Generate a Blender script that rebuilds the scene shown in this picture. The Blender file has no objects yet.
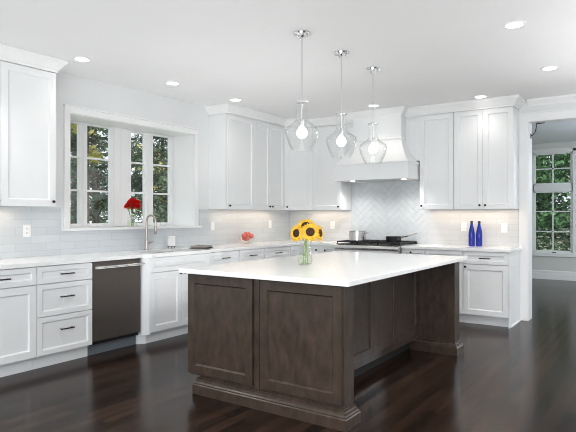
import bpy, bmesh, math, random
from mathutils import Vector, Matrix
random.seed(7)
PI = math.pi
sc = bpy.context.scene
C = sc.collection

# ------------------------------------------------------------------ camera, world, lights, exposure
cam_d = bpy.data.cameras.new('camera'); cam = bpy.data.objects.new('camera', cam_d); C.objects.link(cam)
cam.location = (4.948, 0.0, 1.306)
cam.rotation_euler = (PI/2, 0, 0.6007)
cam_d.sensor_width = 36; cam_d.lens = 36*545.88/576
cam_d.shift_y = -0.0009
cam_d.clip_start = 0.05; cam_d.clip_end = 200
sc.camera = cam
sc.view_settings.view_transform = 'Standard'; sc.view_settings.look = 'None'
sc.view_settings.gamma = 1; sc.view_settings.use_curve_mapping = False
sc.view_settings.exposure = 0.36
sc.cycles.use_denoising = True
sc.cycles.max_bounces = 10; sc.cycles.diffuse_bounces = 6; sc.cycles.glossy_bounces = 5
sc.cycles.transparent_max_bounces = 24; sc.cycles.transmission_bounces = 8
sc.cycles.caustics_reflective = False; sc.cycles.caustics_refractive = False
sc.cycles.sample_clamp_indirect = 6
sc.cycles.filter_width = 1.0

w = bpy.data.worlds.new('sky'); sc.world = w; w.use_nodes = True
bg = w.node_tree.nodes['Background']
bg.inputs[0].default_value = (0.86, 0.93, 1.0, 1); bg.inputs[1].default_value = 1.2

def area_light(name, loc, target, sx, sy, power, col=(1, 1, 1), spread=PI):
    d = bpy.data.lights.new(name, 'AREA'); d.shape = 'RECTANGLE'; d.size = sx; d.size_y = sy
    d.energy = power; d.color = col; d.spread = spread
    o = bpy.data.objects.new(name, d); C.objects.link(o); o.location = loc
    o.rotation_euler = (Vector(target)-Vector(loc)).to_track_quat('-Z', 'Y').to_euler()
    return o
# added unseen fill: stand-in daylight behind and beside the camera, uplights brightening the ceiling
area_light('daylight_rear_fill', (5.4, -3.2, 1.6), (2.6, 5.0, 1.5), 4.2, 2.2, 165, (0.93, 0.97, 1.0))
area_light('daylight_side_fill', (8.6, 3.0, 1.6), (2.0, 4.4, 1.2), 3.6, 2.2, 8, (0.95, 0.98, 1.0))
area_light('ceiling_fill', (4.4, -0.6, 0.4), (4.3, -0.3, 2.74), 3.4, 3.0, 110, (0.98, 0.99, 1.0), math.radians(150))
area_light('ceiling_fill', (6.6, 5.4, 0.3), (6.6, 5.4, 2.74), 2.0, 2.4, 88, (0.99, 0.99, 1.0), math.radians(118))
area_light('ceiling_fill', (1.33, 4.3, 0.15), (1.33, 4.3, 2.74), 0.9, 2.4, 11, (0.98, 0.99, 1.0), math.radians(125))  # added uplight hidden behind the island, lifts the rear ceiling
def spot_light(name, loc, power, ang, col=(1.0, 0.97, 0.93)):
    d = bpy.data.lights.new(name, 'SPOT'); d.energy = power; d.color = col; d.spot_size = math.radians(ang); d.spot_blend = 0.7; d.shadow_soft_size = 0.07
    o = bpy.data.objects.new(name, d); C.objects.link(o); o.location = loc; return o
# the rows of ceiling downlights go on behind the photographer
for x_, y_ in ((4.03, 2.9), (4.03, 1.4), (2.4, 1.4), (0.58, 1.95), (5.6, 2.9), (5.6, 4.3)):
    spot_light('downlight_row_lamp', (x_, y_, 2.70), 24, 120)
fl_ = bpy.data.lights.new('far_room_fill', 'POINT'); fl_.energy = 110; fl_.color = (0.80, 0.90, 1.0); fl_.shadow_soft_size = 0.3  # added fill without a fixture, brightens the next room's walls and ceiling
flo = bpy.data.objects.new('far_room_fill', fl_); C.objects.link(flo); flo.location = (5.4, 9.6, 1.9)
sun_d = bpy.data.lights.new('sun', 'SUN'); sun_d.energy = 3.4; sun_d.angle = 0.05; sun_d.color = (1.0, 0.95, 0.86)
sun = bpy.data.objects.new('sun', sun_d); C.objects.link(sun); sun.rotation_euler = Vector((-0.6, 0.35, -0.75)).to_track_quat('-Z', 'Y').to_euler()

# ------------------------------------------------------------------ materials
MATS = {}
def srgb(r, g, b):
    f = lambda c: (c/255)/12.92 if c/255 <= 0.04045 else ((c/255+0.055)/1.055)**2.4
    return (f(r), f(g), f(b), 1)
def mat(name, col, rough=0.5, metal=0.0, spec=0.5, noise=0.0, nscale=20, bump=0.0, bscale=200, coat=0.0, stretch=None, ndetail=4):
    m = bpy.data.materials.new(name); m.use_nodes = True
    nt = m.node_tree; b = nt.nodes['Principled BSDF']
    b.inputs['Base Color'].default_value = col
    b.inputs['Roughness'].default_value = rough; b.inputs['Metallic'].default_value = metal
    b.inputs['Specular IOR Level'].default_value = spec
    b.inputs['Coat Weight'].default_value = coat
    tc = nt.nodes.new('ShaderNodeTexCoord')
    vec = tc.outputs['Object']
    if stretch:
        mp = nt.nodes.new('ShaderNodeMapping'); mp.inputs['Scale'].default_value = stretch
        nt.links.new(vec, mp.inputs['Vector']); vec = mp.outputs['Vector']
    n = nt.nodes.new('ShaderNodeTexNoise'); n.inputs['Scale'].default_value = nscale; n.inputs['Detail'].default_value = ndetail
    nt.links.new(vec, n.inputs['Vector'])
    if noise > 0:
        r = nt.nodes.new('ShaderNodeValToRGB')
        r.color_ramp.elements[0].position = 0.3; r.color_ramp.elements[1].position = 0.7
        r.color_ramp.elements[0].color = tuple(c*(1-noise) for c in col[:3])+(1,)
        r.color_ramp.elements[1].color = tuple(min(1, c*(1+noise)) for c in col[:3])+(1,)
        nt.links.new(n.outputs['Fac'], r.inputs['Fac']); nt.links.new(r.outputs['Color'], b.inputs['Base Color'])
    if bump > 0:
        n2 = nt.nodes.new('ShaderNodeTexNoise'); n2.inputs['Scale'].default_value = bscale
        nt.links.new(vec, n2.inputs['Vector'])
        bp = nt.nodes.new('ShaderNodeBump'); bp.inputs['Strength'].default_value = bump; bp.inputs['Distance'].default_value = 0.002
        nt.links.new(n2.outputs['Fac'], bp.inputs['Height']); nt.links.new(bp.outputs['Normal'], b.inputs['Normal'])
    MATS[name] = m
    return m
def emit(name, col, s):
    m = bpy.data.materials.new(name); m.use_nodes = True; nt = m.node_tree
    nt.nodes.remove(nt.nodes['Principled BSDF'])
    e = nt.nodes.new('ShaderNodeEmission'); e.inputs[0].default_value = col; e.inputs[1].default_value = s
    nt.links.new(e.outputs[0], nt.nodes['Material Output'].inputs[0]); MATS[name] = m; return m
def thin_glass(name, tint=(1, 1, 1, 1), base=0.035, gain=1.0, power=4.0):
    m = bpy.data.materials.new(name); m.use_nodes = True; nt = m.node_tree
    nt.nodes.remove(nt.nodes['Principled BSDF'])
    t = nt.nodes.new('ShaderNodeBsdfTransparent'); t.inputs[0].default_value = tint
    g = nt.nodes.new('ShaderNodeBsdfGlossy'); g.inputs['Roughness'].default_value = 0.02
    fr = nt.nodes.new('ShaderNodeLayerWeight'); fr.inputs['Blend'].default_value = 0.5
    pw = nt.nodes.new('ShaderNodeMath'); pw.operation = 'POWER'; pw.inputs[1].default_value = power
    nt.links.new(fr.outputs['Facing'], pw.inputs[0])
    ma = nt.nodes.new('ShaderNodeMath'); ma.operation = 'MULTIPLY_ADD'; ma.inputs[1].default_value = 0.8*gain; ma.inputs[2].default_value = base*gain; ma.use_clamp = True
    nt.links.new(pw.outputs[0], ma.inputs[0])
    mx = nt.nodes.new('ShaderNodeMixShader')
    nt.links.new(ma.outputs[0], mx.inputs[0]); nt.links.new(t.outputs[0], mx.inputs[1]); nt.links.new(g.outputs[0], mx.inputs[2])
    nt.links.new(mx.outputs[0], nt.nodes['Material Output'].inputs[0]); MATS[name] = m; return m

WHITE = mat('cabinet_white', srgb(236, 237, 238), 0.38, spec=0.4, noise=0.01, nscale=3)
TRIMW = mat('trim_white', srgb(238, 238, 238), 0.4, spec=0.4, noise=0.01, nscale=3)
WALL = mat('wall_paint', srgb(229, 230, 231), 0.75, noise=0.012, nscale=2, bump=0.03, bscale=120)
CEIL = mat('ceiling_paint', srgb(236, 236, 236), 0.9, noise=0.01, nscale=2, bump=0.02, bscale=100)
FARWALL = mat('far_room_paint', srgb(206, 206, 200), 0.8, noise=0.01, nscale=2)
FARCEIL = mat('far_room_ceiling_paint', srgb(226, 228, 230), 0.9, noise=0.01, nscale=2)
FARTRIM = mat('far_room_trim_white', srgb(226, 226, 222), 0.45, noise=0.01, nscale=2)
QUARTZ = mat('white_quartz', srgb(250, 250, 249), 0.12, spec=0.5, noise=0.012, nscale=8)
WOOD = mat('espresso_stained_wood', srgb(66, 54, 46), 0.28, spec=0.5, noise=0.36, nscale=14, stretch=(1.6, 1.6, 0.7), bump=0.05, bscale=60, ndetail=6)
STEEL = mat('brushed_steel', (0.62, 0.61, 0.60, 1), 0.25, 1.0, noise=0.06, nscale=60, stretch=(0.2, 0.2, 8))
DARKSTEEL = mat('dark_stainless', (0.16, 0.138, 0.122, 1), 0.40, 0.6, noise=0.06, nscale=30, stretch=(8, 8, 0.2))
CHROME = mat('chrome', (0.78, 0.78, 0.79, 1), 0.08, 1.0)
NICKEL = mat('brushed_nickel', (0.43, 0.38, 0.34, 1), 0.28, 1.0)
POLISHED = mat('polished_steel', (0.72, 0.71, 0.70, 1), 0.22, 1.0)
IRON = mat('dark_bronze', srgb(58, 54, 52), 0.35, 0.7)
BLACK = mat('black_cast_iron', srgb(24, 24, 25), 0.5, spec=0.4, bump=0.1, bscale=300)
DARK = mat('shadow_gap_black', srgb(30, 29, 29), 0.7)
PLASTIC = mat('white_plastic', srgb(246, 246, 245), 0.35)
COBALT = mat('cobalt_glass', srgb(14, 38, 150), 0.12, spec=0.5)
NAVY = mat('navy_cap', srgb(20, 26, 60), 0.3)
GLASS = thin_glass('clear_glass', (0.992, 0.996, 0.994, 1), 0.014, 0.9, 3.0)
PANE = thin_glass('window_glass', (0.96, 0.975, 0.97, 1), 0.03, 0.8)
WATER = thin_glass('vase_water', (0.93, 0.97, 0.88, 1), 0.02, 0.5)
BULB = emit('bulb_glow', (1, 0.94, 0.85, 1), 6)
LENS = emit('downlight_glow', (1, 0.95, 0.88, 1), 9)
PETAL = mat('sunflower_yellow', srgb(246, 184, 44), 0.55, noise=0.3, nscale=30)
DISK = mat('sunflower_brown', srgb(62, 32, 20), 0.8, noise=0.45, nscale=160, bump=0.5, bscale=300)
GREEN = mat('stem_green', srgb(140, 166, 92), 0.55, noise=0.2, nscale=30)
RED = mat('carnation_red', srgb(214, 22, 26), 0.55, noise=0.25, nscale=60)
APPLE = mat('apple_red', srgb(214, 106, 94), 0.3, noise=0.35, nscale=14)
TOWEL = mat('grey_linen', srgb(150, 142, 138), 0.9, noise=0.3, nscale=30, stretch=(6, 0.4, 1), bump=0.3, bscale=400)
TOWELD = mat('charcoal_linen', srgb(78, 74, 74), 0.9, noise=0.2, nscale=40, bump=0.3, bscale=400)
BARK = mat('tree_bark', srgb(88, 76, 66), 0.9, noise=0.35, nscale=12, bump=0.6, bscale=30)
LEAFA = mat('leaf_olive', srgb(196, 188, 112), 0.7, noise=0.5, nscale=2.0)
LEAFB = mat('leaf_dark_green', srgb(84, 102, 80), 0.7, noise=0.5, nscale=2.0)
LEAFC = mat('leaf_fresh_green', srgb(78, 116, 74), 0.7, noise=0.5, nscale=2.2)
LAWN = mat('lawn', srgb(104, 118, 88), 0.9, noise=0.35, nscale=3)

def brick_mat(name, u, v, bw, rh, mortar, c1, c2, cm, rough, bump, grain=None, spec=0.5, mrough=None):
    m = bpy.data.materials.new(name); m.use_nodes = True; nt = m.node_tree; b = nt.nodes['Principled BSDF']
    tc = nt.nodes.new('ShaderNodeTexCoord'); sp = nt.nodes.new('ShaderNodeSeparateXYZ'); cb = nt.nodes.new('ShaderNodeCombineXYZ')
    nt.links.new(tc.outputs['Object'], sp.inputs[0])
    nt.links.new(sp.outputs[u], cb.inputs[0]); nt.links.new(sp.outputs[v], cb.inputs[1])
    br = nt.nodes.new('ShaderNodeTexBrick'); br.inputs['Scale'].default_value = 1
    br.inputs['Brick Width'].default_value = bw; br.inputs['Row Height'].default_value = rh
    br.inputs['Mortar Size'].default_value = mortar; br.inputs['Mortar Smooth'].default_value = 0.2
    br.inputs['Color1'].default_value = c1; br.inputs['Color2'].default_value = c2; br.inputs['Mortar'].default_value = cm
    br.inputs['Bias'].default_value = 0
    br.offset = 0.5 if not grain else 0.37
    nt.links.new(cb.outputs[0], br.inputs['Vector'])
    colout = br.outputs['Color']
    if grain:
        mp = nt.nodes.new('ShaderNodeMapping'); mp.inputs['Scale'].default_value = grain
        nt.links.new(cb.outputs[0], mp.inputs['Vector'])
        n = nt.nodes.new('ShaderNodeTexNoise'); n.inputs['Scale'].default_value = 1; n.inputs['Detail'].default_value = 8; n.inputs['Roughness'].default_value = 0.65
        nt.links.new(mp.outputs[0], n.inputs['Vector'])
        rp = nt.nodes.new('ShaderNodeValToRGB'); rp.color_ramp.elements[0].position = 0.3; rp.color_ramp.elements[1].position = 0.72
        rp.color_ramp.elements[0].color = (0.55, 0.55, 0.55, 1); rp.color_ramp.elements[1].color = (1.5, 1.4, 1.32, 1)
        nt.links.new(n.outputs['Fac'], rp.inputs['Fac'])
        mx = nt.nodes.new('ShaderNodeMix'); mx.data_type = 'RGBA'; mx.blend_type = 'MULTIPLY'; mx.inputs[0].default_value = 1
        nt.links.new(colout, mx.inputs[6]); nt.links.new(rp.outputs[0], mx.inputs[7]); colout = mx.outputs[2]
        rr = nt.nodes.new('ShaderNodeMapRange'); rr.inputs[3].default_value = rough*0.8; rr.inputs[4].default_value = rough*1.3
        nt.links.new(n.outputs['Fac'], rr.inputs[0]); nt.links.new(rr.outputs[0], b.inputs['Roughness'])
    else:
        b.inputs['Roughness'].default_value = rough
    nt.links.new(colout, b.inputs['Base Color'])
    b.inputs['Specular IOR Level'].default_value = spec
    inv = nt.nodes.new('ShaderNodeMath'); inv.operation = 'SUBTRACT'; inv.inputs[0].default_value = 1
    nt.links.new(br.outputs['Fac'], inv.inputs[1])
    bp = nt.nodes.new('ShaderNodeBump'); bp.inputs['Strength'].default_value = bump; bp.inputs['Distance'].default_value = 0.003
    nt.links.new(inv.outputs[0], bp.inputs['Height']); nt.links.new(bp.outputs[0], b.inputs['Normal'])
    MATS[name] = m; return m
TILE_L = brick_mat('subway_tile_y', 1, 2, 0.305, 0.0745, 0.0022, srgb(211, 215, 219), srgb(203, 208, 212), srgb(193, 198, 202), 0.16, 0.3)
TILE_B = brick_mat('subway_tile_x', 0, 2, 0.305, 0.0745, 0.0022, srgb(214, 215, 216), srgb(206, 207, 208), srgb(196, 197, 198), 0.16, 0.3)
HERR = mat('herringbone_tile', srgb(210, 214, 217), 0.2, noise=0.05, nscale=9)
GROUT = mat('grout', srgb(197, 201, 204), 0.9, noise=0.05, nscale=60)
FLOORM = brick_mat('espresso_oak_planks', 1, 0, 1.35, 0.083, 0.0014, srgb(56, 42, 34), srgb(24, 18, 15), srgb(4, 3, 3), 0.19, 0.8, grain=(1.6, 26, 1), spec=0.13)

# ------------------------------------------------------------------ mesh helpers
class MB:
    def __init__(s): s.v = []; s.f = []; s.sm = []
    def add(s, vs, fs, smooth=False, M=None):
        o = len(s.v)
        s.v += [tuple(M @ Vector(p)) if M else tuple(p) for p in vs]
        s.f += [tuple(i+o for i in f) for f in fs]; s.sm += [smooth]*len(fs)
        return s
    def box(s, x0, x1, y0, y1, z0, z1, b=0.0, M=None):
        bm = bmesh.new()
        vs = [bm.verts.new(p) for p in ((x0,y0,z0),(x1,y0,z0),(x1,y1,z0),(x0,y1,z0),(x0,y0,z1),(x1,y0,z1),(x1,y1,z1),(x0,y1,z1))]
        for f in ((3,2,1,0),(4,5,6,7),(0,1,5,4),(1,2,6,5),(2,3,7,6),(3,0,4,7)): bm.faces.new([vs[i] for i in f])
        if b > 0: bmesh.ops.bevel(bm, geom=list(bm.edges), offset=b, segments=2, profile=0.5, affect='EDGES')
        bm.verts.index_update()
        s.add([v.co[:] for v in bm.verts], [[v.index for v in f.verts] for f in bm.faces], False, M); bm.free(); return s
    def lathe(s, prof, n=32, c=(0, 0, 0), M=None, cap=True, squash=1.0):
        vs = []; fs = []
        for r, z in prof:
            for i in range(n):
                a = 2*PI*i/n; vs.append((c[0]+r*math.cos(a), c[1]+r*math.sin(a)*squash, c[2]+z))
        for k in range(len(prof)-1):
            for i in range(n):
                j = (i+1) % n; fs.append((k*n+i, k*n+j, (k+1)*n+j, (k+1)*n+i))
        if cap:
            if prof[0][0] > 1e-5: fs.append(tuple(reversed(range(n))))
            if prof[-1][0] > 1e-5: fs.append(tuple((len(prof)-1)*n+i for i in range(n)))
        return s.add(vs, fs, True, M)
    def tube(s, pts, r, n=10, M=None, cap=True):
        pts = [Vector(p) for p in pts]; vs = []; fs = []
        rs = r if isinstance(r, (list, tuple)) else [r]*len(pts)
        up = None
        for k, p in enumerate(pts):
            t = (pts[min(k+1, len(pts)-1)]-pts[max(k-1, 0)]).normalized()
            if up is None:
                up = Vector((0, 0, 1)) if abs(t.z) < 0.9 else Vector((1, 0, 0))
            a = t.cross(up)
            if a.length < 1e-4: a = t.orthogonal()
            a.normalize(); bb = a.cross(t).normalized(); up = bb
            for i in range(n):
                q = 2*PI*i/n; vs.append(tuple(p+rs[k]*(math.cos(q)*a+math.sin(q)*bb)))
        for k in range(len(pts)-1):
            for i in range(n):
                j = (i+1) % n; fs.append((k*n+i, k*n+j, (k+1)*n+j, (k+1)*n+i))
        if cap: fs.append(tuple(range(n))); fs.append(tuple(reversed([(len(pts)-1)*n+i for i in range(n)])))
        return s.add(vs, fs, True, M)
    def prism(s, poly, z0, z1, M=None):
        n = len(poly)
        vs = [(x, y, z0) for x, y in poly]+[(x, y, z1) for x, y in poly]
        fs = [tuple(reversed(range(n))), tuple(range(n, 2*n))]+[(i, (i+1) % n, (i+1) % n+n, i+n) for i in range(n)]
        return s.add(vs, fs, False, M)
    def sweep(s, path, prof, closed=False, M=None):
        """profile (out, z) along plan path; 'out' lies to the right-hand side of travel; mitred corners"""
        n = len(path); m = len(prof); P = [Vector(p) for p in path]; vs = []; fs = []
        def nrm(a, b):
            d = (b-a).normalized(); return Vector((d.y, -d.x))
        for k in range(n):
            if closed: n0 = nrm(P[k-1], P[k]); n1 = nrm(P[k], P[(k+1) % n])
            else:
                n0 = nrm(P[k-1], P[k]) if k else nrm(P[0], P[1])
                n1 = nrm(P[k], P[k+1]) if k < n-1 else n0
            mt = (n0+n1); mt = mt/max(1e-6, mt.dot(n0)) if mt.length > 1e-6 else n0
            for o, z in prof: vs.append((P[k].x+mt.x*o, P[k].y+mt.y*o, z))
        for k in range(n if closed else n-1):
            k2 = (k+1) % n
            for i in range(m):
                j = (i+1) % m; fs.append((k*m+i, k2*m+i, k2*m+j, k*m+j))
        if not closed:
            fs.append(tuple(range(m))); fs.append(tuple(reversed([(n-1)*m+i for i in range(m)])))
        return s.add(vs, fs, False, M)
    def shaker(s, x0, x1, z0, z1, yb=0.0, yf=-0.02, rail=0.06, rec=0.013, slope=0.010, ch=0.0016):
        """one shaker front: outer frame, sloped step, recessed flat panel; front faces -y"""
        def ring(d, y): return [(x0+d, y, z0+d), (x1-d, y, z0+d), (x1-d, y, z1-d), (x0+d, y, z1-d)]
        rings = [ring(0, yb), ring(0, yf+ch), ring(ch, yf), ring(rail, yf), ring(rail+slope*0.9, yf+rec*0.85), ring(rail+slope, yf+rec)]
        vs = [p for r in rings for p in r]; fs = [(3, 2, 1, 0)]
        for k in range(len(rings)-1):
            for i in range(4):
                j = (i+1) % 4; fs.append((k*4+i, k*4+j, (k+1)*4+j, (k+1)*4+i))
        e = (len(rings)-1)*4; fs.append((e, e+1, e+2, e+3))
        return s.add(vs, fs)
    def build(s, name, m, parent=None, loc=(0, 0, 0), fix=True, sharp=35):
        me = bpy.data.meshes.new(name); me.from_pydata(s.v, [], s.f)
        if fix:
            bm = bmesh.new(); bm.from_mesh(me); bmesh.ops.recalc_face_normals(bm, faces=bm.faces); bm.to_mesh(me); bm.free()
        me.polygons.foreach_set('use_smooth', s.sm)
        if any(s.sm): me.set_sharp_from_angle(angle=math.radians(sharp))
        me.materials.append(m); me.update()
        o = bpy.data.objects.new(name, me); C.objects.link(o); o.location = loc
        if parent: o.parent = parent
        return o
def tag(o, label=None, cat=None, group=None, kind=None):
    if label: o['label'] = label
    if cat: o['category'] = cat
    if group: o['group'] = group
    if kind: o['kind'] = kind
    return o
def thing(name, label, cat, loc=(0, 0, 0), rz=0, group=None, kind=None):
    o = bpy.data.objects.new(name, None); C.objects.link(o); o.location = loc; o.rotation_euler = (0, 0, rz)
    o.empty_display_size = 0.1
    return tag(o, label, cat, group, kind)
def struct(name, mb, m, label=None):
    o = mb.build(name, m); o['kind'] = 'structure'
    if label: o['label'] = label
    return o
def copy_tree(o, parent=None):
    c = o.copy(); C.objects.link(c); c.parent = parent
    for ch in list(o.children): copy_tree(ch, c)
    return c

# ------------------------------------------------------------------ the setting
YW = 7.267; H = 2.74
OX0, OX1, OZ = 3.585, 5.75, 2.464            # opening in the back wall
WY0, WY1, WZ0, WZ1, WX = 3.307, 5.086, 1.175, 2.343, -0.36   # window recess
YF = 12.235; HF = 2.79
struct('floor', MB().box(-0.12, 9.0, -4.0, YF+0.12, -0.1, 0.0), FLOORM, 'dark espresso oak plank floor')
struct('ceiling', MB().box(-0.12, 9.0, -4.0, YW+0.2, H, H+0.12), CEIL, 'flat white ceiling')
wl = MB()
wl.box(-0.14, 0, -4.0, WY0, 0, H).box(-0.14, 0, WY1, YW, 0, H).box(-0.14, 0, WY0, WY1, 0, WZ0-0.025).box(-0.14, 0, WY0, WY1, WZ1, H)
struct('wall_left', wl, WALL, 'pale grey window wall')
# bump-out lining the window stands in
bl = MB()
bl.box(WX-0.06, -0.14, WY0-0.06, WY0, WZ0-0.06, WZ1+0.06).box(WX-0.06, -0.14, WY1, WY1+0.06, WZ0-0.06, WZ1+0.06)
bl.box(WX-0.06, -0.14, WY0, WY1, WZ1, WZ1+0.06)
bl.box(-0.14, 0.0, WY0, WY0+0.004, WZ0, WZ1).box(-0.14, 0.0, WY1-0.004, WY1, WZ0, WZ1).box(-0.14, 0.0, WY0, WY1, WZ1-0.004, WZ1)
struct('trim_1', bl, TRIMW, 'white painted window recess lining')
cs = MB()
cw = 0.066
cs.box(0, 0.02, WY0-cw, WY0, WZ0, WZ1, 0.003).box(0, 0.02, WY1, WY1+cw, WZ0, WZ1, 0.003).box(0, 0.02, WY0-cw, WY1+cw, WZ1, WZ1+0.062, 0.003)
cs.box(0, 0.03, WY0-cw-0.006, WY1+cw+0.006, WZ1+0.062, WZ1+0.078, 0.003)
struct('trim_2', cs, TRIMW, 'flat white casing round the window recess')
struct('trim_3', MB().prism([(WX-0.06, WY0+0.001), (WX-0.06, WY1-0.001), (0.0005, WY1-0.001), (0.0005, WY1+cw+0.035), (0.045, WY1+cw+0.035), (0.045, WY0-cw-0.03), (0.0005, WY0-cw-0.03), (0.0005, WY0+0.001)], WZ0-0.0245, WZ0), TRIMW, 'white window sill')
wb = MB()
wb.box(-0.14, OX0-0.008, YW, YW+0.2, 0, H).box(OX1+0.008, 9.0, YW, YW+0.2, 0, H).box(OX0-0.008, OX1+0.008, YW, YW+0.2, OZ+0.008, H)
struct('wall_right_added', MB().box(9.0, 9.12, -4.0, YW, 0, H), WALL, 'unseen side wall of the kitchen, added to cut light from that side')  # out of view, added to keep sky light off the end cabinet
struct('wall_back', wb, WALL, 'pale back wall behind the range')
# cased opening
CW = 0.095
dc = MB()
dc.box(OX0-CW-0.012, OX0-0.008, YW-0.022, YW, 0, OZ+0.008, 0.003).box(OX1+0.008, OX1+CW+0.012, YW-0.022, YW, 0, OZ+0.008, 0.003)
dc.box(OX0-CW-0.012, OX1+CW+0.012, YW-0.022, YW, OZ+0.008, OZ+0.098, 0.003).box(OX0-CW-0.02, OX1+CW+0.02, YW-0.032, YW, OZ+0.098, OZ+0.112, 0.003)
dc.box(OX0-0.008, OX0, YW-0.016, YW+0.21, 0, OZ).box(OX1, OX1+0.008, YW-0.016, YW+0.21, 0, OZ).box(OX0-0.008, OX1+0.008, YW-0.016, YW+0.21, OZ, OZ+0.008)
struct('trim_4', dc, TRIMW, 'white casing of the opening to the next room')
cp = [(0, 2.622), (0.010, 2.622), (0.010, 2.640), (0.022, 2.652), (0.034, 2.672), (0.056, 2.700), (0.070, 2.712), (0.074, 2.738), (0, 2.738)]
wc = [(0, 2.66), (0.008, 2.66), (0.010, 2.675), (0.05, 2.715), (0.056, 2.738), (0, 2.738)]
struct('trim_5', MB().sweep([(3.575, YW), (9.0, YW)], wc), TRIMW, 'white crown over the opening')
# far room
fw0, fw1, fz0, fz1 = 2.735, 3.475, 0.545, 2.60
fm = MB()
fm.box(-0.12, fw0, YF, YF+0.15, 0, HF).box(fw1, 9.0, YF, YF+0.15, 0, HF).box(fw0, fw1, YF, YF+0.15, 0, fz0).box(fw0, fw1, YF, YF+0.15, fz1, HF)
struct('wall_far', fm, FARWALL, 'grey far wall of the next room')
struct('ceiling_far', MB().box(-0.12, 9.0, YW+0.2, YF+0.15, HF, HF+0.1), FARCEIL, 'ceiling of the next room')
struct('wall_far_side', MB().box(1.2, 1.32, YW+0.2, YF, 0, HF), FARWALL, 'side wall of the next room')
bbp = [(0, 0), (0.02, 0), (0.02, 0.115), (0.014, 0.125), (0.014, 0.165), (0.006, 0.182), (0, 0.182)]
struct('baseboard_far', MB().sweep([(1.32, YF), (9.0, YF)], bbp), FARTRIM, 'tall white baseboard under the far window')
# far window: casing, frame, transom lights over the main sash
fwin = thing('window_3', 'white framed window with transom in the next room', 'window', (0, YF, 0), 0, None, 'structure')
g = MB()
g.box(fw0-0.06, fw0, -0.02, 0, fz0-0.06, fz1+0.06, 0.003).box(fw1, fw1+0.07, -0.02, 0, fz0-0.06, fz1+0.06, 0.003)
g.box(fw0-0.06, fw1+0.07, -0.02, 0, fz1, fz1+0.07, 0.003).box(fw0-0.06, fw1+0.07, -0.03, 0, fz0-0.075, fz0, 0.003)
g.build('casing', FARTRIM, fwin)
g = MB()
g.box(fw0, fw1, 0.0, 0.1, 1.80, 1.945).box(fw0, fw0+0.02, 0, 0.1, fz0, fz1).box(fw1-0.02, fw1, 0, 0.1, fz0, fz1).box(fw0, fw1, 0, 0.1, fz0, fz0+0.02).box(fw0, fw1, 0, 0.1, fz1-0.02, fz1)
g.build('frame', FARTRIM, fwin)
for (a, b, rows) in ((1.945, fz1-0.02, 2), (fz0+0.02, 1.80, 3)):
    g = MB(); x0, x1 = fw0+0.02, fw1-0.02
    g.box(x0, x0+0.025, 0.03, 0.07, a, b).box(x1-0.025, x1, 0.03, 0.07, a, b).box(x0, x1, 0.03, 0.07, a, a+0.025).box(x0, x1, 0.03, 0.07, b-0.025, b)
    xm = (x0+x1)/2; g.box(xm-0.011, xm+0.011, 0.035, 0.065, a, b)
    for k in range(1, rows):
        z = a+(b-a)*k/rows; g.box(x0, x1, 0.035, 0.065, z-0.011, z+0.011)
    sash = g.build('sash', FARTRIM, fwin)
    MB().box(x0+0.02, x1-0.02, 0.048, 0.052, a+0.02, b-0.02).build('pane', PANE, sash)
MB().box(3.1, 3.18, -0.045, -0.03, fz0+0.005, fz0+0.02, 0.002).build('latch', IRON, fwin)

# kitchen windows: two white casement pairs in the recess
PZ0, PZ1 = 1.216, 2.318
def casement(name, label, y0, y1, panes):
    wroot = thing(name, label, 'window', (WX, y0, 0), 0, None, 'structure')
    fr = MB()
    ya, yb = 0.0, y1-y0
    fr.box(-0.06, 0.0, ya, panes[0][0]-y0-0.05, WZ0, WZ1, 0.002).box(-0.06, 0.0, panes[1][1]-y0+0.05, yb, WZ0, WZ1, 0.002)
    fr.box(-0.06, 0.0, ya, yb, WZ0-0.0, PZ0-0.03, 0.002).box(-0.06, 0.0, ya, yb, PZ1+0.028, WZ1, 0.002)
    m0, m1 = panes[0][1]-y0+0.05, panes[1][0]-y0-0.05
    fr.box(-0.06, 0.0, m0, m1, WZ0, WZ1, 0.002)
    fr.build('frame', TRIMW, wroot)
    for (p0, p1) in panes:
        a, b = p0-y0, p1-y0
        s_ = MB()
        s_.box(-0.05, -0.008, a-0.049, a, PZ0-0.029, PZ1+0.027, 0.002).box(-0.05, -0.008, b, b+0.049, PZ0-0.029, PZ1+0.027, 0.002)
        s_.box(-0.05, -0.008, a, b, PZ0-0.029, PZ0).box(-0.05, -0.008, a, b, PZ1, PZ1+0.027)
        for k in (1, 2):
            z = PZ0+(PZ1-PZ0)*k/3; s_.box(-0.045, -0.012, a, b, z-0.010, z+0.010)
        so = s_.build('sash', TRIMW, wroot)
        MB().box(-0.032, -0.028, a-0.01, b+0.01, PZ0-0.01, PZ1+0.01).build('pane', PANE, so)
    for (p0, p1) in panes:
        hz = WZ0+0.018; yc = (p0+p1)/2-y0
        MB().box(0.0, 0.022, yc-0.035, yc+0.035, hz-0.008, hz+0.012, 0.003).tube([(0.012, yc-0.02, hz+0.012), (0.03, yc+0.01, hz+0.02), (0.03, yc+0.05, hz+0.012)], 0.005, 8).build('crank_handle', PLASTIC, wroot)
    return wroot
casement('window_1', 'white casement pair beside the tall single cabinet', 3.308, 4.232, ((3.375, 3.672), (3.778, 4.085)))
casement('window_2', 'white casement pair behind the red flowers and faucet', 4.234, 5.085, ((4.390, 4.600), (4.737, 5.02)))

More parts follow.
